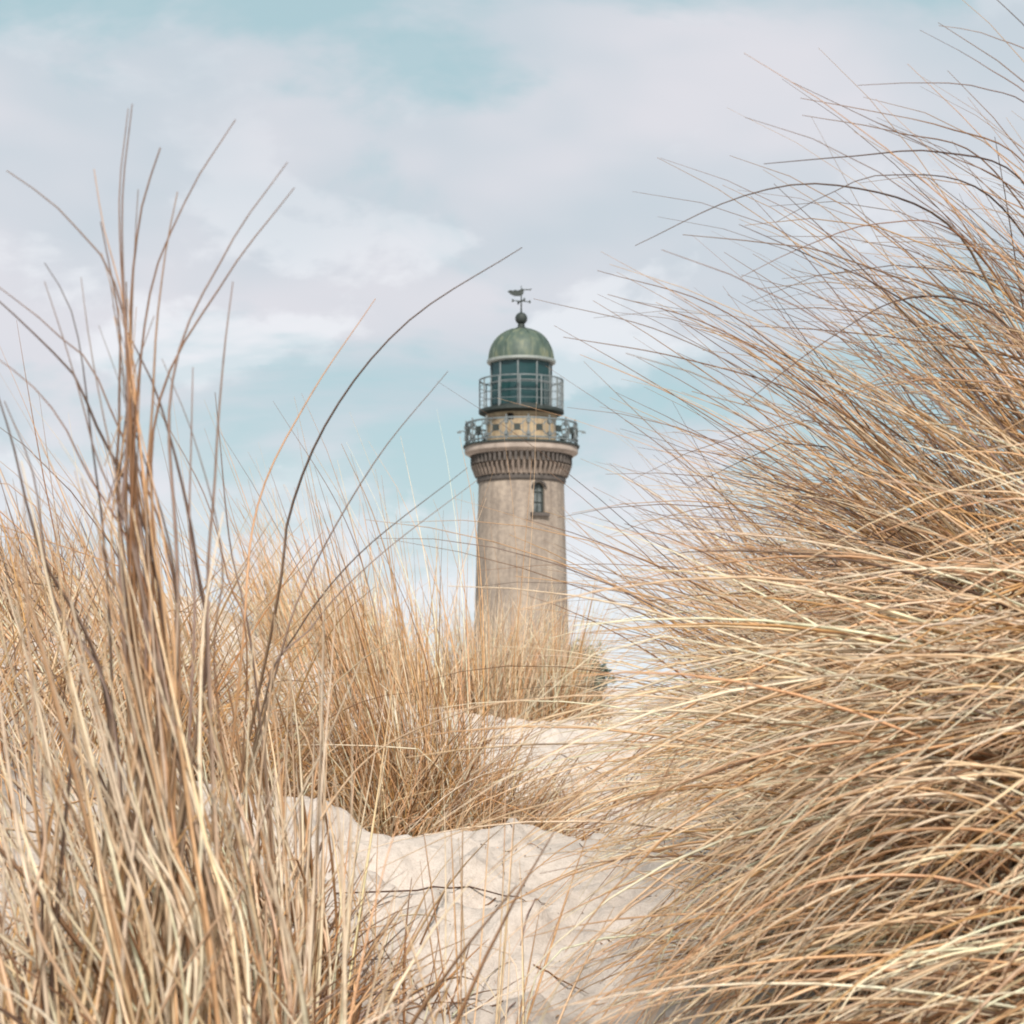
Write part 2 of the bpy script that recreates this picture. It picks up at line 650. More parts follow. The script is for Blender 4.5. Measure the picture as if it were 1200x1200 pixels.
rw = r_top + slope * (zt - (WZ0 + WZ1) / 2)
cut(shaft, lambda bm: arch_prism(bm, WW, WZ0, WZ1, WA, rw - 0.5, rw + 0.5))
win = empty('window', (0, 0, 0))
win.parent = lh
bm = bmesh.new()
arch_prism(bm, WW - 0.004, WZ0 + 0.004, WZ1 - 0.004, WA, rw - 0.34, rw - 0.22, 0.085)
tdir = Vector((math.cos(WA), math.sin(WA), 0))
zc = WZ1 - WW
bar(bm, cyl_point(rw - 0.28, WA, WZ0 + 0.086), cyl_point(rw - 0.28, WA, WZ1 - 0.088), 0.06)
for q in (0.36, 0.70):
    z = WZ0 + (WZ1 - WZ0) * q
    for sgn in (-1, 1):
        bar(bm, cyl_point(rw - 0.28, WA, z) + tdir * (sgn * 0.032), cyl_point(rw - 0.28, WA, z) + tdir * (sgn * (WW - 0.09)), 0.05)
bm_obj('window_frame', bm, M_DIRON, win)
bm = bmesh.new()
arch_prism(bm, WW - 0.05, WZ0 + 0.05, WZ1 - 0.05, WA, rw - 0.335, rw - 0.31)
bm_obj('pane', bm, M_WINDOW, win)
bm = bmesh.new()
bar(bm, cyl_point(rw + 0.02, WA, WZ0 - 0.10) - tdir * 0.56, cyl_point(rw + 0.02, WA, WZ0 - 0.10) + tdir * 0.56, 0.46, 0.19)
bm_obj('window_sill', bm, M_DBRICK, win)
# brick arch above the opening, ring only over the curved part
bm = bmesh.new()
for q in range(9):
    a = math.pi * (q + 0.5) / 9
    c0 = cyl_point(rw - 0.02, WA, zc) + tdir * (math.cos(a) * (WW + 0.01)) + Vector((0, 0, math.sin(a) * (WW + 0.01)))
    c1 = cyl_point(rw - 0.02, WA, zc) + tdir * (math.cos(a) * (WW + 0.13)) + Vector((0, 0, math.sin(a) * (WW + 0.13)))
    bar(bm, c0, c1, 0.15, 0.12)
bm_obj('window_arch', bm, M_DBRICK, win)

# astragal, corbel table, dentils, cornice slab
bm = bmesh.new()
z0, z1 = zy(567), zy(560)
lathe(bm, [(r_top - 0.3, z0), (r_top + 0.06, z0), (r_top + 0.12, z0 + 0.09), (r_top + 0.12, z1 - 0.09), (r_top + 0.05, z1),
           (r_top - 0.3, z1)], 96, True)
bm_obj('neck_moulding', bm, M_DBRICK, lh, True, R(30))
bm = bmesh.new()
zc0, zc1, zc2 = z1, zy(548), zy(535.5)
prof = [(r_top - 0.4, zc0)] + [(r_top + 0.06 + 0.32 * (t ** 1.3), zc0 + (zc2 - zc0) * t) for t in (0, .2, .4, .6, .8, 1)] + [(r_top - 0.4, zc2)]
lathe(bm, prof, 96, True)
corb = bm_obj('corbel_table', bm, M_CORBEL, lh, True, R(35))
NB = 56
bm = bmesh.new()
for k in range(NB):
    a = 2 * math.pi * (k + 0.5) / NB
    bar(bm, cyl_point(r_top + 0.16, a, zc0 + 0.04), cyl_point(r_top + 0.40, a, zc1 + 0.06), 0.125, 0.15)
bm_obj('corbel_ribs', bm, M_CORBEL, corb)
bm = bmesh.new()
for k in range(NB):
    a = 2 * math.pi * k / NB
    bar(bm, cyl_point(r_top + 0.40, a, zc2 - 0.52), cyl_point(r_top + 0.40, a, zc2 - 0.02), 0.155, 0.46)
bm_obj('dentil_course', bm, M_DBRICK, corb)
zs0, zs1 = zc2, zy(525)
rs = 67.0 * U
bm = bmesh.new()
lathe(bm, [(r_top - 0.4, zs0), (rs - 0.26, zs0), (rs - 0.18, zs0 + 0.10), (rs - 0.05, zs0 + 0.14), (rs, zs0 + 0.20), (rs, zs1 - 0.10),
           (rs - 0.04, zs1), (r_top - 0.4, zs1)], 96, True)
cornice = bm_obj('cornice', bm, M_STONE, lh, True, R(30))
bm = bmesh.new()
lathe(bm, [(r_top - 0.4, zs1), (rs + 0.09, zs1), (rs + 0.09, zs1 + 0.10), (r_top - 0.4, zs1 + 0.10)], 96, True)
bm_obj('gallery_floor', bm, M_DIRON, lh, True, R(30))

# service room drum with a few small openings
rd = 41.0 * U
zd0, zd1 = zs1 + 0.10, zy(487.5)
bm = bmesh.new()
lathe(bm, [(rd, zd0), (rd, zd1 - 0.25), (rd + 0.07, zd1 - 0.2), (rd + 0.07, zd1), (rd - 0.6, zd1), (rd - 0.6, zd0)], 96, True)
drum = bm_obj('service_room', bm, M_YBRICK, lh, True, R(30))


def slot(bm, ang, zc_, w, h, r0, r1):
    td = Vector((math.cos(ang), math.sin(ang), 0))
    a, b_ = cyl_point(r0, ang, zc_), cyl_point(r1, ang, zc_)
    vs_ = []
    for p in (a, b_):
        for s, t in ((-1, -1), (1, -1), (1, 1), (-1, 1)):
            vs_.append(bm.verts.new(p + td * (s * w / 2) + Vector((0, 0, t * h / 2))))
    for f in ((3, 2, 1, 0), (4, 5, 6, 7), (0, 1, 5, 4), (1, 2, 6, 5), (2, 3, 7, 6), (3, 0, 4, 7)):
        bm.faces.new([vs_[k] for k in f])


SLOTS = [(math.asin(-13 / 41), zy(493), 0.42, 0.40), (math.asin(-15.5 / 41), zy(500.5), 0.34, 0.28), (math.asin(9 / 41), zy(498.5), 0.26, 0.62),
         (math.asin(32 / 41), zy(500.5), 0.3, 0.34), (math.asin(-36 / 41), zy(502), 0.3, 0.34)]
for (a, z, w, h) in SLOTS:
    cut(drum, lambda bm: slot(bm, a, z, w, h, rd - 0.35, rd + 0.3))
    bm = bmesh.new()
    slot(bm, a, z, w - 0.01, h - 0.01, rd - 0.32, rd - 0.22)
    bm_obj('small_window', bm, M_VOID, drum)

# lower gallery railing: posts, rails and panels with crossed bars and square rosettes
rg = 65.5 * U
zr0, zr1 = zs1 + 0.10, zy(497)
NP = 16
rail = empty('gallery_railing', (0, 0, 0))
rail.parent = lh
for z, h in ((zr1 - 0.05, 0.10), (zr0 + 0.17, 0.09)):
    bm = bmesh.new()
    ring_bar(bm, rg, z, 0.10, h, 96)
    bm_obj('rail', bm, M_IRON, rail, True, R(30))
off = math.asin(-5 / 66.0)
for k in range(NP):
    a = off + 2 * math.pi * (k + 0.5) / NP
    bm = bmesh.new()
    bar(bm, cyl_point(rg, a, zr0), cyl_point(rg, a, zr1 + 0.14), 0.085)
    for zz in (zr0 + 0.38, zr1 - 0.28):
        bar(bm, cyl_point(rg - 0.1, a, zz), cyl_point(rg + 0.1, a, zz), 0.20)
    bm_obj('post', bm, M_IRON, rail)
for k in range(NP):
    a = off + 2 * math.pi * k / NP
    da = math.pi / NP
    zm = (zr0 + 0.2 + zr1 - 0.08) / 2
    bm = bmesh.new()
    for s in (-1, 1):
        for zz in (zr0 + 0.22, zr1 - 0.11):
            bar(bm, cyl_point(rg, a + s * da * 0.94, zz), cyl_point(rg, a + s * da * 0.14, zm + (zz - zm) * 0.14), 0.05)
        bar(bm, cyl_point(rg, a + s * da * 0.5, zr0 + 0.22), cyl_point(rg, a + s * da * 0.5, zr1 - 0.11), 0.035)
    bm_obj('crossed_bars', bm, M_IRON, rail)
    bm = bmesh.new()
    slot(bm, a, zm, 0.36, 0.36, rg - 0.05, rg + 0.065)
    bm_obj('rosette', bm, M_DIRON, rail)
# lamp arms poking out on both sides
for s in (-1, 1):
    a = s * R(86)
    bm = bmesh.new()
    z = zy(506)
    bar(bm, cyl_point(rg + 0.05, a, z), cyl_point(rg + 0.40, a, z), 0.06)
    bar(bm, cyl_point(rg + 0.28, a, z - 0.07), cyl_point(rg + 0.52, a, z - 0.07), 0.14, 0.10)
    bm_obj('lamp_arm', bm, M_IRON, lh)

# lantern gallery: plate, railing
rl = 50.5 * U
zp0, zp1 = zd1, zy(481.5)
bm = bmesh.new()
lathe(bm, [(rd - 0.5, zp0), (rd + 0.1, zp0), (rl - 0.05, zp0 + 0.10), (rl, zp0 + 0.13), (rl, zp1), (rd - 0.5, zp1)], 96, True)
bm_obj('lantern_gallery_floor', bm, M_DIRON, lh, True, R(30))
lrail = empty('lantern_railing', (0, 0, 0))
lrail.parent = lh
zlr = zy(446.5)
rlr = rl - 0.06
for z, h in ((zlr, 0.075), (zp1 + (zlr - zp1) * 0.52, 0.03), (zp1 + (zlr - zp1) * 0.26, 0.03), (zp1 + (zlr - zp1) * 0.78, 0.03)):
    bm = bmesh.new()
    ring_bar(bm, rlr, z, h, h, 96)
    bm_obj('rail', bm, M_IRON, lrail, True, R(30))
for k in range(12):
    a = 2 * math.pi * (k + 0.5) / 12 + R(13)
    bm = bmesh.new()
    bar(bm, cyl_point(rlr, a, zp1 - 0.02), cyl_point(rlr, a, zlr - 0.02), 0.085)
    bm_obj('post', bm, M_IRON, lrail)
bm = bmesh.new()
for k in range(96):
    a = 2 * math.pi * k / 96
    if 8 < k < 32:                       # mesh-like infill on the right-hand side
        bar(bm, cyl_point(rlr, a, zp1), cyl_point(rlr, a, zlr - 0.03), 0.03)
bm_obj('infill_bars', bm, M_IRON, lrail)

# lantern: ten bays of dark glass in pale mullions
lan = empty('lantern', (0, 0, 0))
lan.parent = lh
rn = 36.6 * U
zl0, zl1 = zp1, zy(427.0)
zmid = zy(450)
NL = 10
a0 = math.asin(-4 / 36.0)
bm = bmesh.new()
lathe(bm, [(rn + 0.03, zl0), (rn + 0.03, zl0 + 0.22), (rn - 0.12, zl0 + 0.22), (rn - 0.12, zl0)], 60, True)
bm_obj('lantern_sill', bm, M_DIRON, lan, True, R(30))
for k in range(NL):
    a = a0 + 2 * math.pi * k / NL
    bm = bmesh.new()
    bar(bm, cyl_point(rn, a, zl0 + 0.18), cyl_point(rn, a, zl1), 0.085, 0.10)
    bm_obj('mullion', bm, M_IRON, lan)
    b1 = a + 2 * math.pi / NL
    bm = bmesh.new()
    bar(bm, cyl_point(rn - 0.01, a + 0.02, zmid), cyl_point(rn - 0.01, b1 - 0.02, zmid), 0.09, 0.07)
    bm_obj('transom', bm, M_IRON, lan)
    for q0, q1 in ((zl0 + 0.2, zmid - 0.03), (zmid + 0.03, zl1)):
        bm = bmesh.new()
        A, B = cyl_point(rn - 0.03, a + 0.012, q0), cyl_point(rn - 0.03, b1 - 0.012, q0)
        nrm = cyl_point(1, (a + b1) / 2, 0)
        up = Vector((0, 0, q1 - q0))
        vs_ = [bm.verts.new(p) for p in (A, B, B + up, A + up, A - nrm * .03, B - nrm * .03, B + up - nrm * .03, A + up - nrm * .03)]
        for f in ((0, 1, 2, 3), (7, 6, 5, 4), (0, 4, 5, 1), (1, 5, 6, 2), (2, 6, 7, 3), (3, 7, 4, 0)):
            bm.faces.new([vs_[w] for w in f])
        bm_obj('pane', bm, M_GLASS, lan)
# lens apparatus inside
bm = bmesh.new()
h_ = zl1 - zl0
lathe(bm, [(0.35, zl0 + 0.0), (0.4, zl0 + h_ * 0.2), (0.95, zl0 + h_ * 0.27), (1.05, zl0 + h_ * 0.5), (0.95, zl0 + h_ * 0.75), (0.35, zl0 + h_ * 0.85), (0.2, zl0 + h_ * 0.97)], 24)
bm_obj('lens', bm, M_VOID, lan, True, R(40))
# dome
rdm = 40.2 * U
zdm0, zdm1 = zl1, zy(422.8)
bm = bmesh.new()
lathe(bm, [(rdm - 0.45, zdm0), (rdm - 0.06, zdm0), (rdm + 0.03, zdm0 + 0.07), (rdm + 0.03, zdm1), (rdm - 0.45, zdm1)], 96, True)
bm_obj('dome_band', bm, M_PALE, lh, True, R(30))
dome_top = zy(385.5)
hd = dome_top - zdm1


def dome_p(t):
    a = t * math.pi / 2
    return ((rdm - 0.06) * math.cos(a) ** 0.88, zdm1 + hd * math.sin(a))


bm = bmesh.new()
prof = [dome_p(q / 20) for q in range(20)] + [(0.16, zdm1 + hd)]
lathe(bm, [(prof[0][0] - 0.2, zdm1)] + prof, 80)
dome = bm_obj('dome', bm, M_COPPER, lh, True, R(40))
for k in range(14):
    a = a0 + 2 * math.pi * k / 14
    bm = bmesh.new()
    pts = [dome_p(q / 10) for q in range(10)]
    for (ra, za), (rb_, zb_) in zip(pts, pts[1:]):
        bar(bm, cyl_point(ra, a, za), cyl_point(rb_, a, zb_), 0.055, 0.07)
    bm_obj('rib', bm, M_COPPER, dome)
# finial
bm = bmesh.new()
zb0, zb1 = zy(380.5), zy(366)
rbm = (zb1 - zb0) / 2
prof = [(0.42, dome_top - 0.14), (0.36, dome_top + 0.04), (0.22, dome_top + 0.12), (0.2, zb0 + 0.02)]
prof += [(max(rbm * math.sin(t) * 0.98, 0.06), (zb0 + zb1) / 2 - rbm * math.cos(t)) for t in np.linspace(0.45, math.pi, 14)]
prof += [(0.05, zb1 + 0.12), (0.035, zy(347)), (0.02, zy(335))]
lathe(bm, prof, 28)
fin = bm_obj('finial', bm, M_DIRON, lh, True, R(45))
# weather vane: a hull-like pointer with a long tail rod, above compass arms
vane = empty('weather_vane', (0, 0, 0))
vane.parent = lh
zv = zy(342)
out = [(-0.82, 0.03), (-0.62, 0.10), (-0.50, 0.06), (-0.36, 0.12), (-0.22, 0.07), (-0.05, 0.13), (0.10, 0.20), (0.16, 0.08), (0.10, -0.16), (-0.08, -0.25),
       (-0.42, -0.25), (-0.62, -0.15)]
bm = bmesh.new()
A = [bm.verts.new((x, -0.045, zv + z)) for x, z in out]
B = [bm.verts.new((x, 0.045, zv + z)) for x, z in out]
bm.faces.new(A)
bm.faces.new(B[::-1])
for q in range(len(out)):
    k = (q + 1) % len(out)
    bm.faces.new((A[k], A[q], B[q], B[k]))
bmesh.ops.triangulate(bm, faces=bm.faces)
bm_obj('pointer', bm, M_DIRON, vane)
bm = bmesh.new()
bar(bm, (0.1, 0, zv + 0.12), (0.52, 0, zv + 0.14), 0.05)
bar(bm, (0.50, 0, zv + 0.08), (0.60, 0, zv + 0.20), 0.05)
bm_obj('tail_rod', bm, M_DIRON, vane)
bm = bmesh.new()
zq = zy(353)
ca = R(20)
for q in range(4):
    a = ca + q * math.pi / 2
    bar(bm, (0.04 * math.cos(a), 0.04 * math.sin(a), zq), (0.52 * math.cos(a), 0.52 * math.sin(a), zq), 0.045)
    bar(bm, (0.54 * math.cos(a), 0.54 * math.sin(a), zq - 0.08), (0.54 * math.cos(a), 0.54 * math.sin(a), zq + 0.08), 0.10)
bm_obj('compass_arms', bm, M_DIRON, vane)


# ------------------------------------------------------------------ dune grass
PAL = {
    'straw': (0.79, 0.58, 0.39), 'pale': (0.85, 0.715, 0.55), 'tan': (0.68, 0.42, 0.235), 'gold': (0.58, 0.34, 0.145),
    'brown': (0.24, 0.12, 0.055), 'grey': (0.30, 0.215, 0.185), 'dark': (0.095, 0.056, 0.040), 'rust': (0.52, 0.26, 0.11),
}


def tubes(paths, widths, roll, flat=0.5):
    """paths (N,S,3), widths (N,S): three-sided tapering blades as verts and quads."""
    N, S, _ = paths.shape
    t = np.gradient(paths, axis=1)
    t /= np.linalg.norm(t, axis=2, keepdims=True) + 1e-9
    ref = np.stack([np.cos(roll), np.sin(roll), np.full(N, 0.15)], -1)[:, None, :]
    s = np.cross(t, np.broadcast_to(ref, t.shape))
    s /= np.linalg.norm(s, axis=2, keepdims=True) + 1e-9
    nn = np.cross(s, t)
    w = widths[:, :, None] / 2
    ring = np.stack([paths + s * w, paths - s * w, paths + nn * w * 2 * flat], 2)        # N,S,3,3
    verts = ring.reshape(-1, 3)
    base = (np.arange(N)[:, None] * S + np.arange(S - 1)[None, :]) * 3
    base = base.ravel()[:, None]
    quads = np.concatenate([base + np.array([[0, 1, 4, 3]]), base + np.array([[1, 2, 5, 4]]), base + np.array([[2, 0, 3, 5]])], 0)
    return verts, quads


def taper(N, S, w, tip=0.24, start=0.5):
    s = np.linspace(0, 1, S)[None, :]
    k = np.where(s < start, 0.85 + 0.15 * np.minimum(s / 0.15, 1), 1 - (1 - tip) * ((s - start) / (1 - start)) ** 1.2)
    return np.asarray(w)[:, None] * k


def blade_colors(N, S, weights, g, tipk=0.7):
    names = list(weights)
    p = np.array([weights[k] for k in names], float)
    idx = g.choice(len(names), N, p=p / p.sum())
    c = np.array([PAL[k] for k in names])[idx]
    c = c * (0.80 + 0.42 * g.random((N, 1))) * (1 + 0.02 * g.standard_normal((N, 3)))
    s = np.linspace(0, 1, S)[None, :, None]
    tipc = np.array([0.20, 0.135, 0.10])
    k = tipk * np.clip((s - 0.45) / 0.5, 0, 1) * (0.35 + 0.65 * g.random((N, 1, 1)))       # darker, greyer towards the tip
    col = c[:, None, :] * (1 - k) + tipc * k
    col = np.clip(col, 0.01, 0.82)
    col = np.repeat(col[:, :, None, :], 3, axis=2).reshape(-1, 3)
    return np.concatenate([col, np.ones((len(col), 1))], 1)


def grow(g, N, S, base, rad, az, az_sd, th, kap, length, power=1.5, wob=0.10, lp=0.9):
    """Random blade centre lines: tilt th (deg range) at the foot, bending by kap (deg range) towards the tip."""
    T_ = max(5, N // 28)
    tf = g.integers(0, T_, N)
    t_ang, t_r = g.random(T_) * 2 * np.pi, rad * np.sqrt(g.random(T_))
    ox = t_r[tf] * np.cos(t_ang[tf]) + 0.14 * rad * g.standard_normal(N)
    oy = t_r[tf] * np.sin(t_ang[tf]) + 0.14 * rad * g.standard_normal(N)
    ang, rr = np.arctan2(oy, ox), np.hypot(ox, oy)
    t_az, t_th, t_k, t_L = 12 * g.standard_normal(T_), 7 * g.standard_normal(T_), 1 + 0.22 * g.standard_normal(T_), 1 + 0.13 * g.standard_normal(T_)
    bx = base[0] + rr * np.cos(ang) * 1.0
    by = base[1] + rr * np.sin(ang) * 1.0
    bz = ground(bx, by) - 0.015
    phi = np.radians(az + az_sd * g.standard_normal(N) + t_az[tf])
    # blades on the rim lean outwards
    lean = 0.35 * rr / max(rad, 1e-6)
    t0 = np.radians(th[0] + (th[1] - th[0]) * g.random(N) + t_th[tf])
    kp = np.radians(kap[0] + (kap[1] - kap[0]) * g.random(N) ** 1.3) * t_k[tf]
    L = length[0] + (length[1] - length[0]) * g.random(N) ** lp
    L = np.clip(L * t_L[tf], 0.6 * length[0], 1.12 * length[1])
    s = np.linspace(0, 1, S)[None, :]
    tilt = t0[:, None] + kp[:, None] * s ** power
    kink = np.where(g.random((N, 1)) < 0.10, np.radians(25 + 55 * g.random((N, 1))), 0)
    tilt = tilt + kink * (s > 0.35 + 0.5 * g.random((N, 1)))
    dphi = phi[:, None] + wob * g.standard_normal((N, 1)) * 3 * s + wob * np.sin(s * 5 + g.random((N, 1)) * 6)
    d = np.stack([np.sin(tilt) * np.sin(dphi), np.sin(tilt) * np.cos(dphi), np.cos(tilt)], -1)
    d[:, :, 0] += (lean * np.cos(ang))[:, None] * (1 - s) * 0.5
    d[:, :, 1] += (lean * np.sin(ang))[:, None] * (1 - s) * 0.5
    step = d * (L[:, None, None] / (S - 1))
    p = np.zeros((N, S, 3))
    p[:, 1:] = np.cumsum((step[:, :-1] + step[:, 1:]) / 2, axis=1)
    p += np.stack([bx, by, bz], -1)[:, None, :]
    # blades that reach the sand lie on it
    gl = ground(p[:, :, 0], p[:, :, 1]) + 0.004
    gl[:, 0] = -1e9
    gl[:, 1] = -1e9
    p[:, :, 2] = np.maximum(p[:, :, 2], gl)
    return p


def spline(pts, S):
    pts = np.array(pts, float)
    q = np.vstack([2 * pts[0] - pts[1], pts, 2 * pts[-1] - pts[-2]])
    seg = len(pts) - 1
    dense = []
    for k in range(seg):
        a, b_, c_, d_ = q[k:k + 4]
        for t in np.linspace(0, 1, 12, endpoint=(k == seg - 1)):
            dense.append(0.5 * ((2 * b_) + (-a + c_) * t + (2 * a - 5 * b_ + 4 * c_ - d_) * t * t + (-a + 3 * b_ - 3 * c_ + d_) * t ** 3))
    dense = np.array(dense)
    L = np.r_[0, np.cumsum(np.linalg.norm(np.diff(dense, axis=0), axis=1))]
    u = np.linspace(0, L[-1], S)
    return np.stack([np.interp(u, L, dense[:, k]) for k in range(3)], -1)


TRI = [0]


def add_blade_part(path, w, col, root, origin, g, name='blade'):
    S = len(path)
    v, q = tubes(path[None] - origin, taper(1, S, [w]), np.array([g.random() * 6.28]))
    me_ = fast_mesh(name, v, q, col)
    me_.materials.append(M_BLADE)
    o = bpy.data.objects.new(name, me_)
    COL.objects.link(o)
    o.parent = root
    TRI[0] += len(q) * 2
    return o


def tussock(label, base, seed, sets, heroes=(), parts=60, group=None, name='grass_tussock', cat='grass tussock', hero_cols=None):
    """One clump of dune grass. sets = dicts for grow() with n, w and colours; heroes = (w, colour, [via points px,py,depth ... tip])."""
    g = np.random.default_rng(seed)
    origin = np.array((base[0], base[1], gz(*base)))
    root = empty(name, tuple(origin))
    tag(root, label, cat, group)
    mv, mq, mc, nv = [], [], [], 0
    total = sum(s['n'] for s in sets)
    for st in sets:
        N, S = st['n'], st.get('S', 9)
        bs = (base[0] + st.get('dx', 0), base[1] + st.get('dy', 0))
        p = grow(g, N, S, bs, st['rad'], st['az'], st['sd'], st['th'], st['kap'], st['len'], st.get('pow', 1.5), st.get('wob', 0.08), st.get('lp', 0.9))
        w = st['w'] * (0.65 + 0.7 * g.random(N))
        if 'pull' in st:
            p = st['pull'](p)
        cols = blade_colors(N, S, st['col'], g, st.get('tipk', 0.7)).reshape(N, S * 3, 4)
        k = min(N, int(round(parts * N / total))) if st.get('single', True) else 0
        # the nearest and longest blades are single parts
        score = -p[:, S // 2, 1] + 0.3 * g.random(N)
        order = np.argsort(-score)
        for j in order[:k]:
            add_blade_part(p[j], w[j], cols[j], root, origin, g)
        rest = order[k:]
        if len(rest):
            v, q = tubes(p[rest] - origin, taper(len(rest), S, w[rest]), g.random(len(rest)) * 6.28)
            mv.append(v)
            mq.append(q + nv)
            mc.append(cols[rest].reshape(-1, 4))
            nv += len(v)
    if mv:
        me_ = fast_mesh('blade_mass', np.concatenate(mv), np.concatenate(mq), np.concatenate(mc))
        me_.materials.append(M_BLADE)
        o = bpy.data.objects.new('blade_mass', me_)
        COL.objects.link(o)
        o.parent = root
        o['kind'] = 'stuff'
        TRI[0] += sum(len(q) for q in mq) * 2
    for (w, cname, pts) in heroes:
        p3 = [P(*q) for q in pts]
        foot = origin + np.array((0.085 * g.standard_normal(), 0.07 * g.standard_normal(), 0))
        foot[2] = gz(foot[0], foot[1]) - 0.015
        path = spline([foot] + p3, 40)
        cb = blade_colors(1, 40, {'straw': 1} if cname in ('brown', 'grey', 'dark') else {cname: 1}, g, 0.3)
        ct = blade_colors(1, 40, {cname: 1}, g, 0.6)
        kk = np.repeat(np.clip((np.linspace(0, 1, 40) - 0.30) / 0.35, 0, 1), 3)[:, None]
        add_blade_part(path, w * 1.3, cb * (1 - kk) + ct * kk, root, origin, g)
    return root


STD = {'straw': 4, 'pale': 3, 'tan': 3, 'gold': 2, 'brown': 2.4, 'dark': 0.8, 'grey': 0.4}
WARM = {'pale': 2, 'straw': 3.5, 'tan': 4, 'gold': 4, 'brown': 2, 'rust': 0.6}
DEAD_SHADE = {'brown': 3, 'rust': 2, 'tan': 3, 'dark': 1.2, 'grey': 1}  # dead-grass browns, also used to colour in shade at clump bases
NEAR = {'pale': 5, 'straw': 4, 'tan': 2, 'brown': 1.8, 'dark': 0.7}
TIPPY = {'brown': 3, 'tan': 3, 'grey': 2, 'dark': 1, 'gold': 2, 'straw': 1}
LIGHT = {'pale': 4, 'straw': 4, 'tan': 2, 'gold': 0.7, 'brown': 0.5}

# --- left foreground
DL = 1.75
H_L1 = [(0.0042, 'brown', [(165, 800, DL), (152, 480, DL), (139, 250, DL), (150, 127, DL)]),
        (0.0036, 'grey', [(150, 800, DL), (150, 480, DL), (143, 250, DL), (155, 122, DL)]),
        (0.0040, 'brown', [(160, 780, DL), (152, 420, DL), (163, 260, DL), (188, 173, DL)]),
        (0.0036, 'tan', [(175, 800, DL), (150, 400, DL), (122, 270, DL), (110, 198, DL)]),
        (0.0040, 'brown', [(150, 780, DL), (168, 390, DL), (215, 240, DL), (276, 140, DL)]),
        (0.0038, 'grey', [(205, 800, DL), (200, 460, DL), (265, 295, DL), (337, 190, DL)]),
        (0.0040, 'brown', [(170, 800, DL), (182, 490, DL), (262, 330, DL), (345, 220, DL)]),
        (0.0036, 'grey', [(185, 760, DL), (145, 370, DL), (78, 255, DL), (8, 200, DL)]),
        (0.0030, 'grey', [(155, 760, DL), (154, 420, DL), (158, 290, DL), (162, 222, DL)]),
        (0.0032, 'tan', [(180, 760, DL), (180, 450, DL), (192, 310, DL), (208, 225, DL)]),
        (0.0034, 'grey', [(245, 800, DL), (252, 560, DL), (262, 420, DL), (273, 330, DL)]),
        (0.0036, 'brown', [(150, 700, DL), (140, 480, DL), (140, 380, DL), (118, 260, DL)]),
        (0.0042, 'brown', [(185, 900, DL), (150, 640, DL), (150, 500, DL), (148, 330, DL)]),
        (0.0036, 'tan', [(190, 900, DL), (160, 660, DL), (152, 500, DL), (160, 360, DL)]),
        (0.0040, 'tan', [(205, 900, DL), (180, 640, DL), (165, 520, DL), (150, 350, DL)]),
        (0.0040, 'dark', [(230, 860, DL), (230, 660, DL), (190, 480, DL), (150, 390, DL)]),
        (0.0036, 'brown', [(260, 860, DL), (262, 660, DL), (230, 520, DL), (190, 420, DL)]),
        (0.0030, 'grey', [(225, 800, DL), (222, 620, DL), (224, 520, DL), (226, 430, DL)]),
        (0.0046, 'pale', [(232, 1050, 1.7), (234, 880, 1.7), (240, 720, 1.7), (262, 600, 1.7)]),
        (0.0046, 'straw', [(190, 1000, 1.7), (170, 860, 1.7), (140, 700, 1.7), (95, 560, 1.7)]),
        (0.0044, 'pale', [(150, 1080, 1.7), (110, 900, 1.7), (65, 720, 1.7), (25, 540, 1.7)]),
        (0.0044, 'pale', [(200, 1060, 1.7), (180, 900, 1.7), (152, 760, 1.7), (140, 640, 1.7)])]
H_L2 = [(0.0038, 'dark', [(60, 800, 1.9), (105, 500, 1.9), (85, 370, 1.9), (52, 308, 1.9)]),
        (0.0036, 'grey', [(100, 800, 1.9), (108, 520, 1.9), (78, 410, 1.9), (52, 330, 1.9)]),
        (0.0030, 'grey', [(120, 800, 1.9), (128, 520, 1.9), (105, 400, 1.9), (95, 325, 1.9)]),
        (0.0038, 'brown', [(140, 800, 1.9), (125, 470, 1.9), (65, 390, 1.9), (-10, 330, 1.9)]),
        (0.0040, 'dark', [(120, 800, 1.9), (105, 480, 1.9), (48, 400, 1.9), (-10, 345, 1.9)]),
        (0.0038, 'brown', [(120, 800, 1.9), (95, 540, 1.9), (45, 460, 1.9), (-10, 415, 1.9)]),
        (0.0048, 'dark', [(60, 900, 1.8), (45, 640, 1.8), (15, 520, 1.8), (-10, 440, 1.8)]),
        (0.0044, 'grey', [(70, 900, 1.8), (62, 700, 1.8), (40, 560, 1.8), (5, 470, 1.8)])]
H_L2 = [(w_, c_, [(p_[0][0] + 70, p_[0][1], DL)] + [(a_, b_, DL) for a_, b_, _d in p_[1:]]) for w_, c_, p_ in H_L2]
_g = np.random.default_rng(3)
for _k in range(9):
    _j = lambda a, sd: a + sd * _g.standard_normal()
    H_L1.append((0.0027, ('brown', 'tan', 'grey', 'brown', 'tan', 'dark')[_k % 6],
                 [(_j(205, 22), 900, DL), (_j(168, 18), 660, DL), (_j(153, 11), 480, DL), (_j(150, 32), _j(380, 50), DL)]))
for _k in range(30):
    _x = _g.uniform(60, 340)
    _t = _g.uniform(540, 760)
    _l = _g.uniform(0.12, 0.34)
    _b = _g.uniform(-12, 25)
    _d = _g.uniform(1.55, 1.8)
    H_L1.append((_g.uniform(0.0030, 0.0044), ('pale', 'straw', 'pale', 'tan')[_k % 4],
                 [(_x - _l * (1200 - y_) + _b * ((1200 - y_) / 400) ** 2, y_, _d) for y_ in (1150, 980, 0.5 * (980 + _t), _t)]))
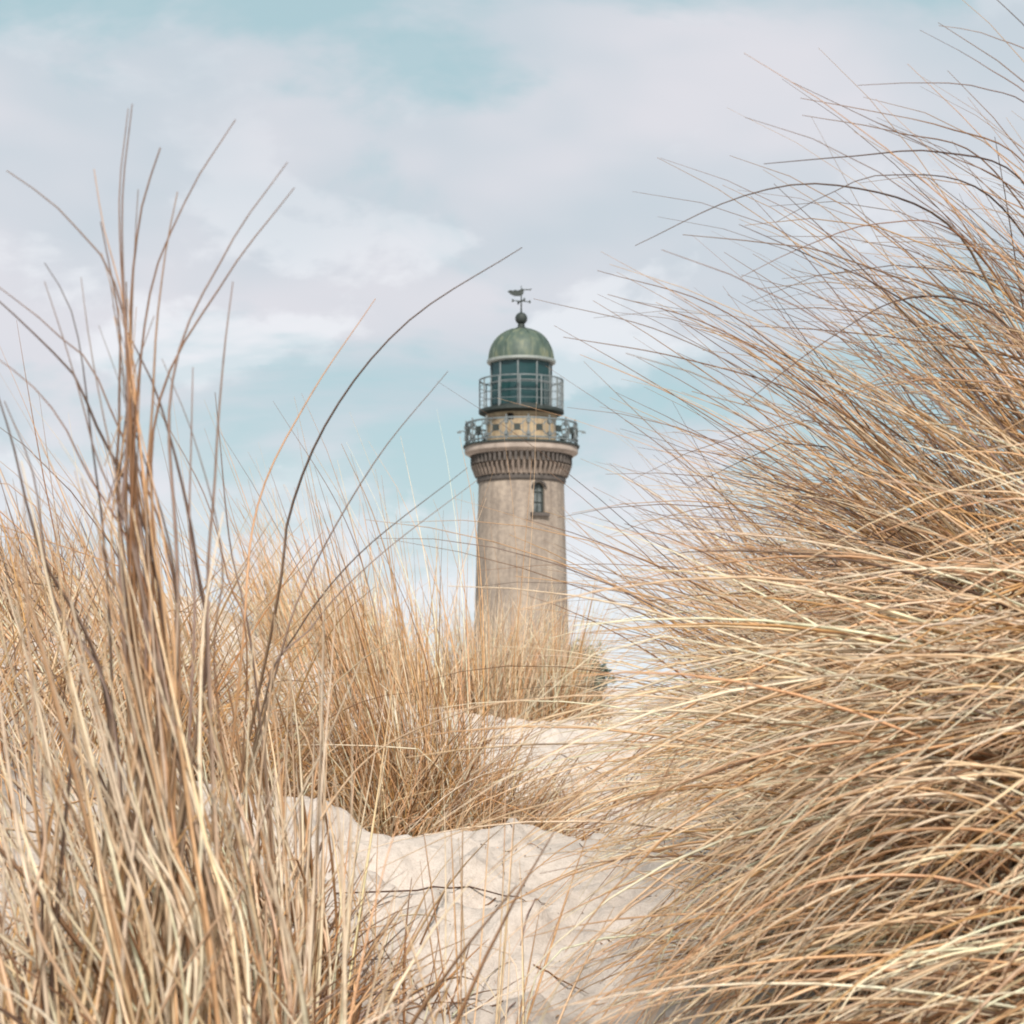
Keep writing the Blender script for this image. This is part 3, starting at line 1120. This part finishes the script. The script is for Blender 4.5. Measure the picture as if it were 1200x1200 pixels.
tussock('tall upright dry grass tussock nearest the camera at left, blades highest in the left sky', (-0.31, 1.75), 11,
        [dict(n=230, rad=0.16, az=-72, sd=36, th=(4, 28), kap=(0, 38), len=(0.36, 0.70), w=0.0047, col=NEAR, tipk=0.5, S=10),
         dict(n=260, rad=0.19, az=-70, sd=60, th=(10, 45), kap=(10, 70), len=(0.25, 0.52), w=0.0042, col=LIGHT, tipk=0.3),
         dict(n=60, rad=0.15, az=60, sd=40, th=(2, 18), kap=(0, 40), len=(0.35, 0.65), w=0.0050, col=STD)],
        H_L1 + H_L2, parts=170)

tussock('thick grass tussock cut by the left edge, blades leaning out of frame', (-0.62, 1.95), 12,
        [dict(n=230, rad=0.18, az=-75, sd=36, th=(0, 28), kap=(5, 45), len=(0.36, 0.74), w=0.0046, col=NEAR, tipk=0.5, S=10),
         dict(n=240, rad=0.22, az=-60, sd=70, th=(5, 40), kap=(10, 70), len=(0.25, 0.52), w=0.0042, col=LIGHT, tipk=0.3)],
        parts=140)

H_L3 = [(0.0034, 'dark', [(318, 740, 2.4), (340, 600, 2.4), (392, 480, 2.4), (480, 375, 2.4), (612, 290, 2.4)]),
        (0.0034, 'tan', [(280, 800, 2.4), (300, 600, 2.4), (360, 470, 2.4), (440, 350, 2.4)]),
        (0.0028, 'grey', [(320, 800, 2.4), (360, 680, 2.4), (440, 540, 2.4), (525, 435, 2.4)]),
        (0.0034, 'dark', [(305, 840, 2.5), (345, 745, 2.5), (420, 650, 2.5), (548, 548, 2.5)]),
        (0.0030, 'grey', [(310, 840, 2.5), (365, 735, 2.5), (440, 655, 2.5), (560, 562, 2.5)]),
        (0.0030, 'grey', [(300, 800, 2.4), (270, 640, 2.4), (258, 520, 2.4), (252, 460, 2.4)]),
        (0.0034, 'brown', [(290, 800, 2.4), (268, 680, 2.4), (240, 580, 2.4), (180, 470, 2.4)]),
        (0.0048, 'pale', [(300, 1080, 2.1), (330, 980, 2.1), (375, 885, 2.1), (425, 770, 2.1)]),
        (0.0046, 'pale', [(292, 1060, 2.1), (288, 940, 2.1), (292, 820, 2.1), (300, 700, 2.1)]),
        (0.0046, 'straw', [(296, 1060, 2.1), (305, 920, 2.1), (318, 800, 2.1), (322, 720, 2.1)]),
        (0.0034, 'straw', [(330, 1060, 2.6), (420, 900, 2.6), (540, 835, 2.6), (640, 815, 2.6)])]
tussock('upright straw tussock beside the sand path, one long arching blade beside the dome', (-0.40, 2.75), 13,
        [dict(n=330, rad=0.15, az=-72, sd=40, th=(0, 26), kap=(0, 38), len=(0.35, 0.70), w=0.0044, col=NEAR, tipk=0.5, S=10),
         dict(n=110, rad=0.15, az=60, sd=50, th=(5, 35), kap=(20, 95), len=(0.12, 0.32), w=0.0040, col=DEAD_SHADE),
         dict(n=120, rad=0.13, az=0, sd=90, th=(10, 60), kap=(30, 80), len=(0.15, 0.35), w=0.0034, col=LIGHT)],
        H_L3, parts=170)
tussock('low rusty brown dead grass clump in the bottom left corner', (-0.56, 2.42), 14,
        [dict(n=560, rad=0.26, az=-50, sd=80, th=(20, 65), kap=(10, 70), len=(0.16, 0.42), w=0.0038, col=DEAD_SHADE),  # dense dark dead blades also stand in for shadow between the left blades
         dict(n=260, rad=0.24, az=-60, sd=50, th=(8, 45), kap=(10, 60), len=(0.3, 0.55), w=0.0038, col=LIGHT, tipk=0.3)], parts=90)
tussock('shaggy tussock behind the left foreground grass, thin mauve-brown tips slanting left', (-0.98, 3.5), 15,
        [dict(n=300, rad=0.30, az=-80, sd=24, th=(8, 38), kap=(5, 50), lp=1.4, len=(0.25, 0.76), w=0.0036, col=STD),
         dict(n=200, rad=0.30, az=80, sd=60, th=(0, 30), kap=(10, 60), len=(0.2, 0.5), w=0.0034, col=WARM)], parts=70)
tussock('dense tussock between the left foreground grass and the middle clump', (-0.78, 4.35), 16,
        [dict(n=360, rad=0.28, az=-78, sd=22, th=(12, 38), kap=(0, 42), lp=1.5, len=(0.35, 1.12), w=0.0034, tipk=0.4, col=STD),
         dict(n=300, rad=0.26, az=90, sd=60, th=(5, 40), kap=(20, 70), len=(0.25, 0.6), w=0.0034, col=WARM)], parts=60)

# --- middle clump
tussock('golden fan-shaped tussock rising behind the sand lip left of the tower', (-0.24, 4.78), 21,
        [dict(n=650, rad=0.20, az=-75, sd=35, th=(0, 30), kap=(0, 35), lp=1.6, len=(0.4, 1.2), w=0.0032, tipk=0.3, col=WARM),
         dict(n=420, rad=0.20, az=70, sd=45, th=(5, 32), kap=(10, 60), len=(0.3, 0.6), w=0.0034, col=WARM),
         dict(n=330, rad=0.24, dy=-0.14, az=150, sd=60, th=(15, 55), kap=(20, 90), len=(0.2, 0.45), w=0.0034, col=LIGHT, tipk=0.3),
         dict(n=60, rad=0.42, dy=-0.3, dx=0.1, az=120, sd=90, th=(10, 60), kap=(10, 80), len=(0.08, 0.3), w=0.0030, col=LIGHT)],
        [(0.0034, 'grey', [(470, 900, 4.6), (440, 720, 4.6), (400, 600, 4.6), (320, 470, 4.6)]),
         (0.0034, 'tan', [(500, 900, 4.6), (470, 720, 4.6), (440, 610, 4.6), (400, 520, 4.6)])], parts=120)
tussock('bushy tussock touching the left side of the golden fan-shaped clump', (-0.52, 4.75), 22,
        [dict(n=420, rad=0.20, az=-80, sd=22, th=(8, 36), kap=(0, 38), lp=1.5, len=(0.4, 1.22), w=0.0032, tipk=0.3, col=LIGHT),
         dict(n=300, rad=0.18, az=80, sd=50, th=(5, 35), kap=(20, 70), len=(0.25, 0.5), w=0.0034, col=WARM)], parts=80)
tussock('low clump of splayed straw on the sand right of the golden fan-shaped clump', (0.02, 4.98), 23,
        [dict(n=380, rad=0.17, az=70, sd=55, th=(15, 60), kap=(10, 80), len=(0.22, 0.48), w=0.0032, col=WARM),
         dict(n=200, rad=0.16, az=-60, sd=50, th=(5, 40), kap=(10, 50), len=(0.2, 0.42), w=0.0032, col=LIGHT)], parts=90)

# --- far clumps in front of the tower foot
tussock('pale straw tussock on the dune crest right in front of the tower foot', (0.10, 8.75), 31,
        [dict(n=900, rad=0.26, az=40, sd=70, th=(0, 26), kap=(0, 45), len=(0.3, 0.66), w=0.0034, col=LIGHT, tipk=0.25),
         dict(n=500, rad=0.26, az=90, sd=60, th=(20, 60), kap=(10, 60), len=(0.15, 0.32), w=0.004, col=WARM),
         dict(n=90, rad=0.5, dy=-0.35, az=120, sd=90, th=(10, 70), kap=(10, 80), len=(0.08, 0.26), w=0.0036, col=LIGHT)], parts=60)
tussock('wispy tussock on the dune crest just left of the tower foot', (-0.30, 8.9), 32,
        [dict(n=500, rad=0.24, az=-40, sd=70, th=(0, 22), kap=(0, 40), lp=1.4, len=(0.22, 0.66), w=0.0034, col=LIGHT, tipk=0.25),
         dict(n=300, rad=0.24, az=90, sd=80, th=(10, 60), kap=(10, 60), len=(0.15, 0.3), w=0.004, col=WARM)], parts=50)
tussock('distant tussock on the far crest behind the middle clump', (-0.75, 8.2), 33,
        [dict(n=900, rad=0.34, az=-60, sd=60, th=(0, 28), kap=(0, 40), len=(0.25, 0.6), w=0.0040, tipk=0.3, col=LIGHT)], parts=30)
tussock('distant tussock at far left seen between the foreground blades', (-1.75, 7.0), 34,
        [dict(n=500, rad=0.45, az=-60, sd=60, th=(0, 30), kap=(0, 45), len=(0.2, 0.5), w=0.0042, col=STD)], parts=20)

# --- right bank: wind-combed to the left
RS = dict(S=11)
H_R = [(0.0034, 'dark', [(1200, 400, 2.9), (1110, 262, 2.8), (980, 217, 2.7), (870, 230, 2.7), (744, 288, 2.7)]),
       (0.0036, 'dark', [(1260, 380, 2.9), (1200, 215, 2.8), (1100, 178, 2.7), (1000, 183, 2.7), (895, 192, 2.7)]),
       (0.0030, 'brown', [(1270, 350, 2.9), (1190, 225, 2.8), (1100, 178, 2.7), (1020, 140, 2.7), (930, 97, 2.7)]),
       (0.0030, 'brown', [(1280, 330, 2.9), (1200, 190, 2.8), (1110, 150, 2.7), (1020, 130, 2.7), (938, 115, 2.7)]),
       (0.0030, 'grey', [(1290, 300, 2.9), (1220, 140, 2.8), (1150, 103, 2.7), (1080, 97, 2.7), (1005, 100, 2.7)]),
       (0.0030, 'brown', [(1290, 300, 2.9), (1230, 140, 2.8), (1150, 75, 2.7), (1078, 35, 2.7)]),
       (0.0030, 'grey', [(1300, 250, 2.9), (1240, 90, 2.8), (1160, 42, 2.7), (1100, 30, 2.7)]),
       (0.0032, 'dark', [(1310, 250, 2.9), (1260, 100, 2.8), (1205, 35, 2.7), (1160, -8, 2.7)]),
       (0.0028, 'brown', [(1270, 380, 2.9), (1160, 195, 2.8), (1050, 155, 2.7), (940, 135, 2.7)]),
       (0.0030, 'dark', [(1270, 390, 2.9), (1160, 230, 2.8), (1040, 205, 2.7), (970, 228, 2.7), (910, 260, 2.7)]),
       (0.0030, 'brown', [(1250, 520, 2.9), (1120, 365, 2.8), (980, 300, 2.7), (900, 285, 2.7), (800, 275, 2.7)]),
       (0.0032, 'dark', [(1250, 560, 2.9), (1150, 420, 2.8), (1030, 335, 2.7), (950, 300, 2.7), (866, 263, 2.7)]),
       (0.0030, 'brown', [(1250, 450, 2.9), (1130, 280, 2.8), (1030, 262, 2.7), (940, 290, 2.7), (868, 325, 2.7)]),
       (0.0028, 'brown', [(1230, 760, 3.1), (1080, 580, 3.0), (960, 450, 2.9), (840, 360, 2.9), (700, 317, 2.9)]),
       (0.0028, 'grey', [(1230, 780, 3.1), (1080, 600, 3.0), (930, 470, 2.9), (780, 390, 2.9), (625, 350, 2.9)]),
       (0.0030, 'brown', [(1230, 740, 3.1), (1060, 560, 3.0), (930, 440, 2.9), (830, 380, 2.9), (712, 345, 2.9)]),
       (0.0032, 'dark', [(1250, 470, 2.8), (1160, 365, 2.7), (1060, 350, 2.7), (960, 405, 2.6), (870, 475, 2.6)]),
       (0.0030, 'brown', [(1230, 760, 3.1), (1080, 560, 3.0), (960, 470, 2.9), (800, 420, 2.9), (660, 395, 2.9)])]
tussock('huge windswept tussock on the right bank, dark tips combed left across the sky', (1.12, 2.95), 41,
        [dict(n=210, rad=0.26, az=-80, sd=20, th=(4, 34), kap=(30, 80), len=(0.65, 1.1), w=0.0030, col=TIPPY, tipk=0.9, **RS),
         dict(n=280, rad=0.28, az=-85, sd=24, th=(24, 54), kap=(10, 55), len=(0.5, 1.0), w=0.0030, col=STD, **RS)],
        H_R, parts=200)
tussock('bristly tussock high on the right bank, rising out of the right edge', (1.48, 3.6), 42,
        [dict(n=170, rad=0.30, az=-80, sd=22, th=(0, 30), kap=(30, 80), len=(0.6, 1.1), w=0.0030, col=TIPPY, tipk=0.9, **RS),
         dict(n=120, rad=0.30, az=-85, sd=24, th=(20, 50), kap=(12, 55), len=(0.5, 0.9), w=0.0030, col=STD, **RS)], parts=90)
H_R3 = [(0.0044, 'pale', [(1235, 935, 2.2), (1130, 890, 2.2), (1000, 905, 2.2), (900, 1000, 2.2), (800, 1150, 2.2)]),
        (0.0042, 'pale', [(1240, 960, 2.2), (1150, 905, 2.2), (1040, 920, 2.2), (920, 1020, 2.2), (830, 1160, 2.2)]),
        (0.0040, 'straw', [(1250, 930, 2.2), (1130, 860, 2.2), (1000, 880, 2.2), (860, 980, 2.2), (770, 1090, 2.2)]),
        (0.0040, 'pale', [(1260, 960, 2.2), (1200, 940, 2.2), (1100, 895, 2.2), (1020, 865, 2.2), (960, 850, 2.2)]),
        (0.0036, 'straw', [(1160, 1150, 2.2), (1135, 1080, 2.2), (1145, 1010, 2.2), (1160, 960, 2.2)]),
        (0.0036, 'straw', [(1130, 1180, 2.2), (1150, 1100, 2.2), (1190, 1060, 2.2), (1225, 1020, 2.2)])]
_g = np.random.default_rng(8)
for _k in range(26):
    _y0, _ax, _ay = _g.uniform(900, 1090), _g.uniform(1010, 1150), 0
    _ay = _y0 - _g.uniform(10, 45)
    _w2, _dr = _g.uniform(200, 380), _g.uniform(190, 330)
    _d = _g.uniform(1.9, 2.2)
    H_R3.append((_g.uniform(0.0026, 0.0038), ('pale', 'straw', 'pale', 'straw', 'tan')[_k % 5],
                 [(1290, _y0 + 25, _d + 0.1), (_ax + 70, _ay + 8, _d)] + [(_ax - q_ * _w2, _ay + _dr * q_ ** 1.6, _d) for q_ in (0.2, 0.5, 0.78, 1.0)]))
tussock('low arching tussock in the bottom right corner, pale blades falling to the sand', (0.86, 2.38), 43,
        [dict(n=520, rad=0.20, az=-92, sd=20, th=(42, 78), kap=(52, 88), pow=0.85, len=(0.4, 0.86), w=0.0036, col=LIGHT, tipk=0.2, **RS),
         dict(n=330, rad=0.22, az=-108, sd=26, th=(45, 80), kap=(50, 85), pow=0.85, len=(0.3, 0.66), w=0.0036, col=STD, **RS),
         dict(n=420, rad=0.24, dx=-0.06, dy=-0.14, az=-115, sd=34, th=(30, 70), kap=(40, 90), len=(0.25, 0.6), w=0.0036, col=LIGHT, tipk=0.4),
         dict(n=420, rad=0.26, dy=-0.1, az=-130, sd=60, th=(30, 80), kap=(20, 80), len=(0.15, 0.42), w=0.0034, col=DEAD_SHADE)],  # dead skirt whose dark colour also stands in for shade inside the clump
        H_R3, parts=190)
tussock('dark-hearted clump cut off by the bottom edge at far right', (0.80, 2.04), 49,
        [dict(n=420, rad=0.18, az=-95, sd=24, th=(50, 82), kap=(50, 82), pow=0.8, len=(0.35, 0.7), w=0.0036, col=LIGHT, tipk=0.4, **RS),
         dict(n=380, rad=0.22, az=-80, sd=60, th=(20, 75), kap=(20, 80), len=(0.15, 0.4), w=0.0034, col=DEAD_SHADE)], parts=120)  # dark dead thatch, its colour imitating the shaded gap at the clump's heart
tussock('rounded mound of combed straw at the middle of the right bank', (0.98, 3.5), 44,
        [dict(n=620, rad=0.30, az=-88, sd=26, th=(34, 68), kap=(50, 90), pow=1.0, len=(0.4, 0.86), w=0.0030, col=LIGHT, tipk=0.2, **RS),
         dict(n=340, rad=0.28, az=-85, sd=22, th=(28, 56), kap=(6, 44), len=(0.55, 1.05), w=0.0030, col=TIPPY, **RS)], parts=160)
tussock('shaggy tussock whose blades sweep down beside the sand path at right', (0.70, 2.95), 45,
        [dict(n=620, rad=0.24, az=-100, sd=28, th=(35, 70), kap=(55, 95), pow=0.9, len=(0.25, 0.58), w=0.0030, col=LIGHT, tipk=0.2, **RS),
         dict(n=300, rad=0.22, az=-90, sd=40, th=(20, 60), kap=(20, 70), len=(0.2, 0.45), w=0.0030, col=STD, **RS)], parts=140)
tussock('smooth domed tussock farther up the right bank, overhanging the pale sand slope', (1.12, 4.75), 46,
        [dict(n=800, rad=0.34, az=-86, sd=26, th=(30, 62), kap=(45, 90), pow=1.05, len=(0.4, 0.92), w=0.0030, col=LIGHT, tipk=0.25, **RS),
         dict(n=360, rad=0.30, az=-82, sd=22, th=(18, 46), kap=(8, 50), len=(0.45, 0.95), w=0.0030, col=STD, **RS)], parts=120)
tussock('farthest tussock on the right bank, thin tips reaching towards the tower', (1.25, 5.9), 47,
        [dict(n=380, rad=0.36, az=-82, sd=22, th=(16, 48), kap=(8, 50), len=(0.6, 1.1), w=0.0032, col=STD, **RS)], parts=50)
tussock('tussock filling the right edge between the high bristly one and the corner', (1.35, 3.05), 48,
        [dict(n=190, rad=0.30, az=-85, sd=24, th=(20, 54), kap=(12, 55), len=(0.5, 0.95), w=0.0030, col=STD, **RS)], parts=60)

# --- sparse things on the sand
tussock('sparse brown clump on the sand path at the bottom centre', (-0.27, 2.98), 51,
        [dict(n=130, rad=0.13, az=20, sd=90, th=(10, 60), kap=(10, 60), len=(0.10, 0.28), w=0.0030, col=DEAD_SHADE),
         dict(n=50, rad=0.13, az=-20, sd=80, th=(5, 40), kap=(10, 50), len=(0.15, 0.34), w=0.0028, col=LIGHT)], parts=120)
tussock('few thin straws standing in the bottom centre of the sand path', (-0.10, 2.72), 52,
        [dict(n=26, rad=0.12, az=20, sd=60, th=(0, 30), kap=(0, 40), len=(0.2, 0.42), w=0.0030, col=LIGHT, S=10)], parts=26)
tussock('thin scattering of short straws on the pale slope below the far crest', (0.28, 6.2), 53,
        [dict(n=160, rad=0.34, az=-30, sd=90, th=(10, 70), kap=(10, 60), len=(0.1, 0.3), w=0.0030, col=LIGHT)], parts=60)

print('blade tris', TRI[0])

# fallen stalks: single things lying on the sand
def stalk(label, pts, w, cname, seed):
    g = np.random.default_rng(seed)
    q = []
    for (x, y, dz) in pts:
        q.append((x, y, gz(x, y) + dz))
    path = spline(q, 14)
    path[:, 2] = np.maximum(path[:, 2], ground(path[:, 0], path[:, 1]) + 0.002)
    o0 = path[0].copy()
    v, f = tubes((path - o0)[None], taper(1, 14, [w]), np.array([1.0]), 0.8)
    me_ = fast_mesh('fallen_stalk', v, f, blade_colors(1, 14, {cname: 1}, g))
    me_.materials.append(M_BLADE)
    o = bpy.data.objects.new('fallen_stalk', me_)
    o.location = tuple(o0)
    COL.objects.link(o)
    tag(o, label, 'stalk', 'fallen stalks on the sand')


def at_ground(px, py):
    """Where the ray through a photo pixel meets the sand."""
    p0 = np.array((0, 0, CAM_Z))
    dv = P(px, py, 1.0) - p0
    t = np.linspace(1.5, 12, 4000)
    pts = p0 + dv * t[:, None]
    hit = np.argmax(pts[:, 2] < ground(pts[:, 0], pts[:, 1]))
    return pts[hit][0], pts[hit][1]


def gp(px, py, dz=0.004):
    x, y = at_ground(px, py)
    return (x, y, dz)


stalk('long dark stalk lying across the middle of the sand path', [gp(392, 1050), gp(480, 1052, .012), gp(560, 1052, .012), gp(655, 1074)], 0.0036, 'dark', 1)
stalk('thin dark stalk running down the pale slope on the right', [gp(655, 885), gp(720, 918, .01), gp(765, 945)], 0.0042, 'dark', 2)
stalk('short dark twig stuck in the sand at the left end of the lip', [gp(352, 1050), gp(366, 1030, .02), gp(380, 1012, .05)], 0.005, 'dark', 3)
stalk('curled stalk fragment near the bottom of the sand path', [gp(625, 1135), gp(655, 1155, .01), gp(690, 1168)], 0.0032, 'brown', 4)
stalk('pale straw lying at the bottom centre of the sand path', [gp(530, 1195), gp(570, 1160, .02), gp(605, 1132, .01)], 0.0042, 'pale', 5)
stalk('brown straw slanting over the dark hollow in the sand', [gp(492, 1110), gp(512, 1075, .02), gp(528, 1048, .03)], 0.0040, 'brown', 6)
stalk('faint grey stalk curving up the lip right of centre', [gp(610, 1110), gp(622, 1070, .01), gp(648, 1066, .008)], 0.0028, 'grey', 7)

# countless bits of plant litter on the sand
g = np.random.default_rng(77)
N = 2600
bx = -0.55 + 1.25 * g.random(N)
by = 2.5 + 5.5 * g.random(N) ** 1.6
keep = (vnoise(bx * 3, by * 3, 40) + 0.25 * g.standard_normal(N)) >-0.04
bx, by = bx[keep], by[keep]
N = len(bx)
a = g.random(N) * 6.28
ln = 0.003 + 0.05 * g.random(N) ** 4
s = np.linspace(-0.5, 0.5, 4)[None, :]
px_ = bx[:, None] + np.cos(a)[:, None] * ln[:, None] * s
py_ = by[:, None] + np.sin(a)[:, None] * ln[:, None] * s
pz_ = ground(px_, py_) + 0.0045
v, q = tubes(np.stack([px_, py_, pz_], -1), taper(N, 4, 0.0014 + 0.0018 * g.random(N)), g.random(N) * 6.28, 0.7)
me = fast_mesh('plant_litter', v, q, blade_colors(N, 4, {'dark': 3, 'brown': 3, 'grey': 1, 'tan': 2}, g))
me.materials.append(M_BLADE)
o = bpy.data.objects.new('plant_litter', me)
o['kind'] = 'stuff'
tag(o, 'tiny dark bits of dead plant strewn over the sand', 'litter')
COL.objects.link(o)


# ------------------------------------------------------------------ shrubs far behind, by the tower
def small_tree(label, px, top_py, d, width, seed):
    rnd = random.Random(seed)
    x = (px - 600) / FPX * d
    zg = gz(x, d)
    top = float(P(px, top_py, d)[2])
    h = top - zg
    root = empty('shrub', (x, d, zg - 0.1))
    tag(root, label, 'shrub')
    bm = bmesh.new()
    tips = []

    def limb(p, dv, ln, r, depth):
        q = p + dv * ln
        t = dv.normalized()
        s_ = t.cross(Vector((0.3, 0.7, 0.2))).normalized()
        n_ = t.cross(s_)
        ra = [bm.verts.new(p + (s_ * math.cos(w) + n_ * math.sin(w)) * r) for w in np.linspace(0, 2 * math.pi, 6)[:-1]]
        rb_ = [bm.verts.new(q + (s_ * math.cos(w) + n_ * math.sin(w)) * r * 0.6) for w in np.linspace(0, 2 * math.pi, 6)[:-1]]
        for w in range(5):
            bm.faces.new((ra[w], ra[(w + 1) % 5], rb_[(w + 1) % 5], rb_[w]))
        bm.faces.new(rb_)
        tips.append((q, depth))
        if depth < 4:
            for _ in range(3 if depth else 4):
                nd = (dv + Vector((rnd.uniform(-1, 1), rnd.uniform(-1, 1), rnd.uniform(-0.2, 0.6))) * 0.62).normalized()
                limb(p.lerp(q, rnd.uniform(0.55, 1.0)), nd, ln * rnd.uniform(0.5, 0.75), r * 0.55, depth + 1)

    limb(Vector((0, 0, 0)), Vector((0.03, 0, 1)), h * 0.42, 0.09, 0)
    zmax = max(t[0].z for t in tips)
    xm = max(abs(t[0].x) for t in tips)
    sc = Vector((width / 2 / xm, width / 2 / xm, h / zmax))
    for v_ in bm.verts:
        v_.co = Vector((v_.co.x * sc.x, v_.co.y * sc.y, v_.co.z * sc.z))
    bm_obj('trunk', bm, M_BARK, root)
    bm = bmesh.new()
    for q, dep in tips:
        if dep < 2 or q.z * sc.z > h * 0.93:
            continue
        q = Vector((q.x * sc.x, q.y * sc.y, q.z * sc.z))
        for _ in range(14):
            c_ = q + Vector((rnd.gauss(0, .14), rnd.gauss(0, .14), rnd.gauss(0, .14)))
            e1 = Vector((rnd.gauss(0, 1), rnd.gauss(0, 1), rnd.gauss(0, 1))).normalized()
            e2 = e1.cross(Vector((rnd.gauss(0, 1), rnd.gauss(0, 1), rnd.gauss(0, 1)))).normalized()
            L_ = rnd.uniform(0.07, 0.15)
            bm.faces.new([bm.verts.new(c_ + w) for w in (e1 * L_, e2 * L_ * 0.5, -e1 * L_, -e2 * L_ * 0.5)])
    bm_obj('crown', bm, M_LEAF, root)


small_tree('small grey-green shrub beside the tower foot at right', 688, 738, 62, 1.3, 3)
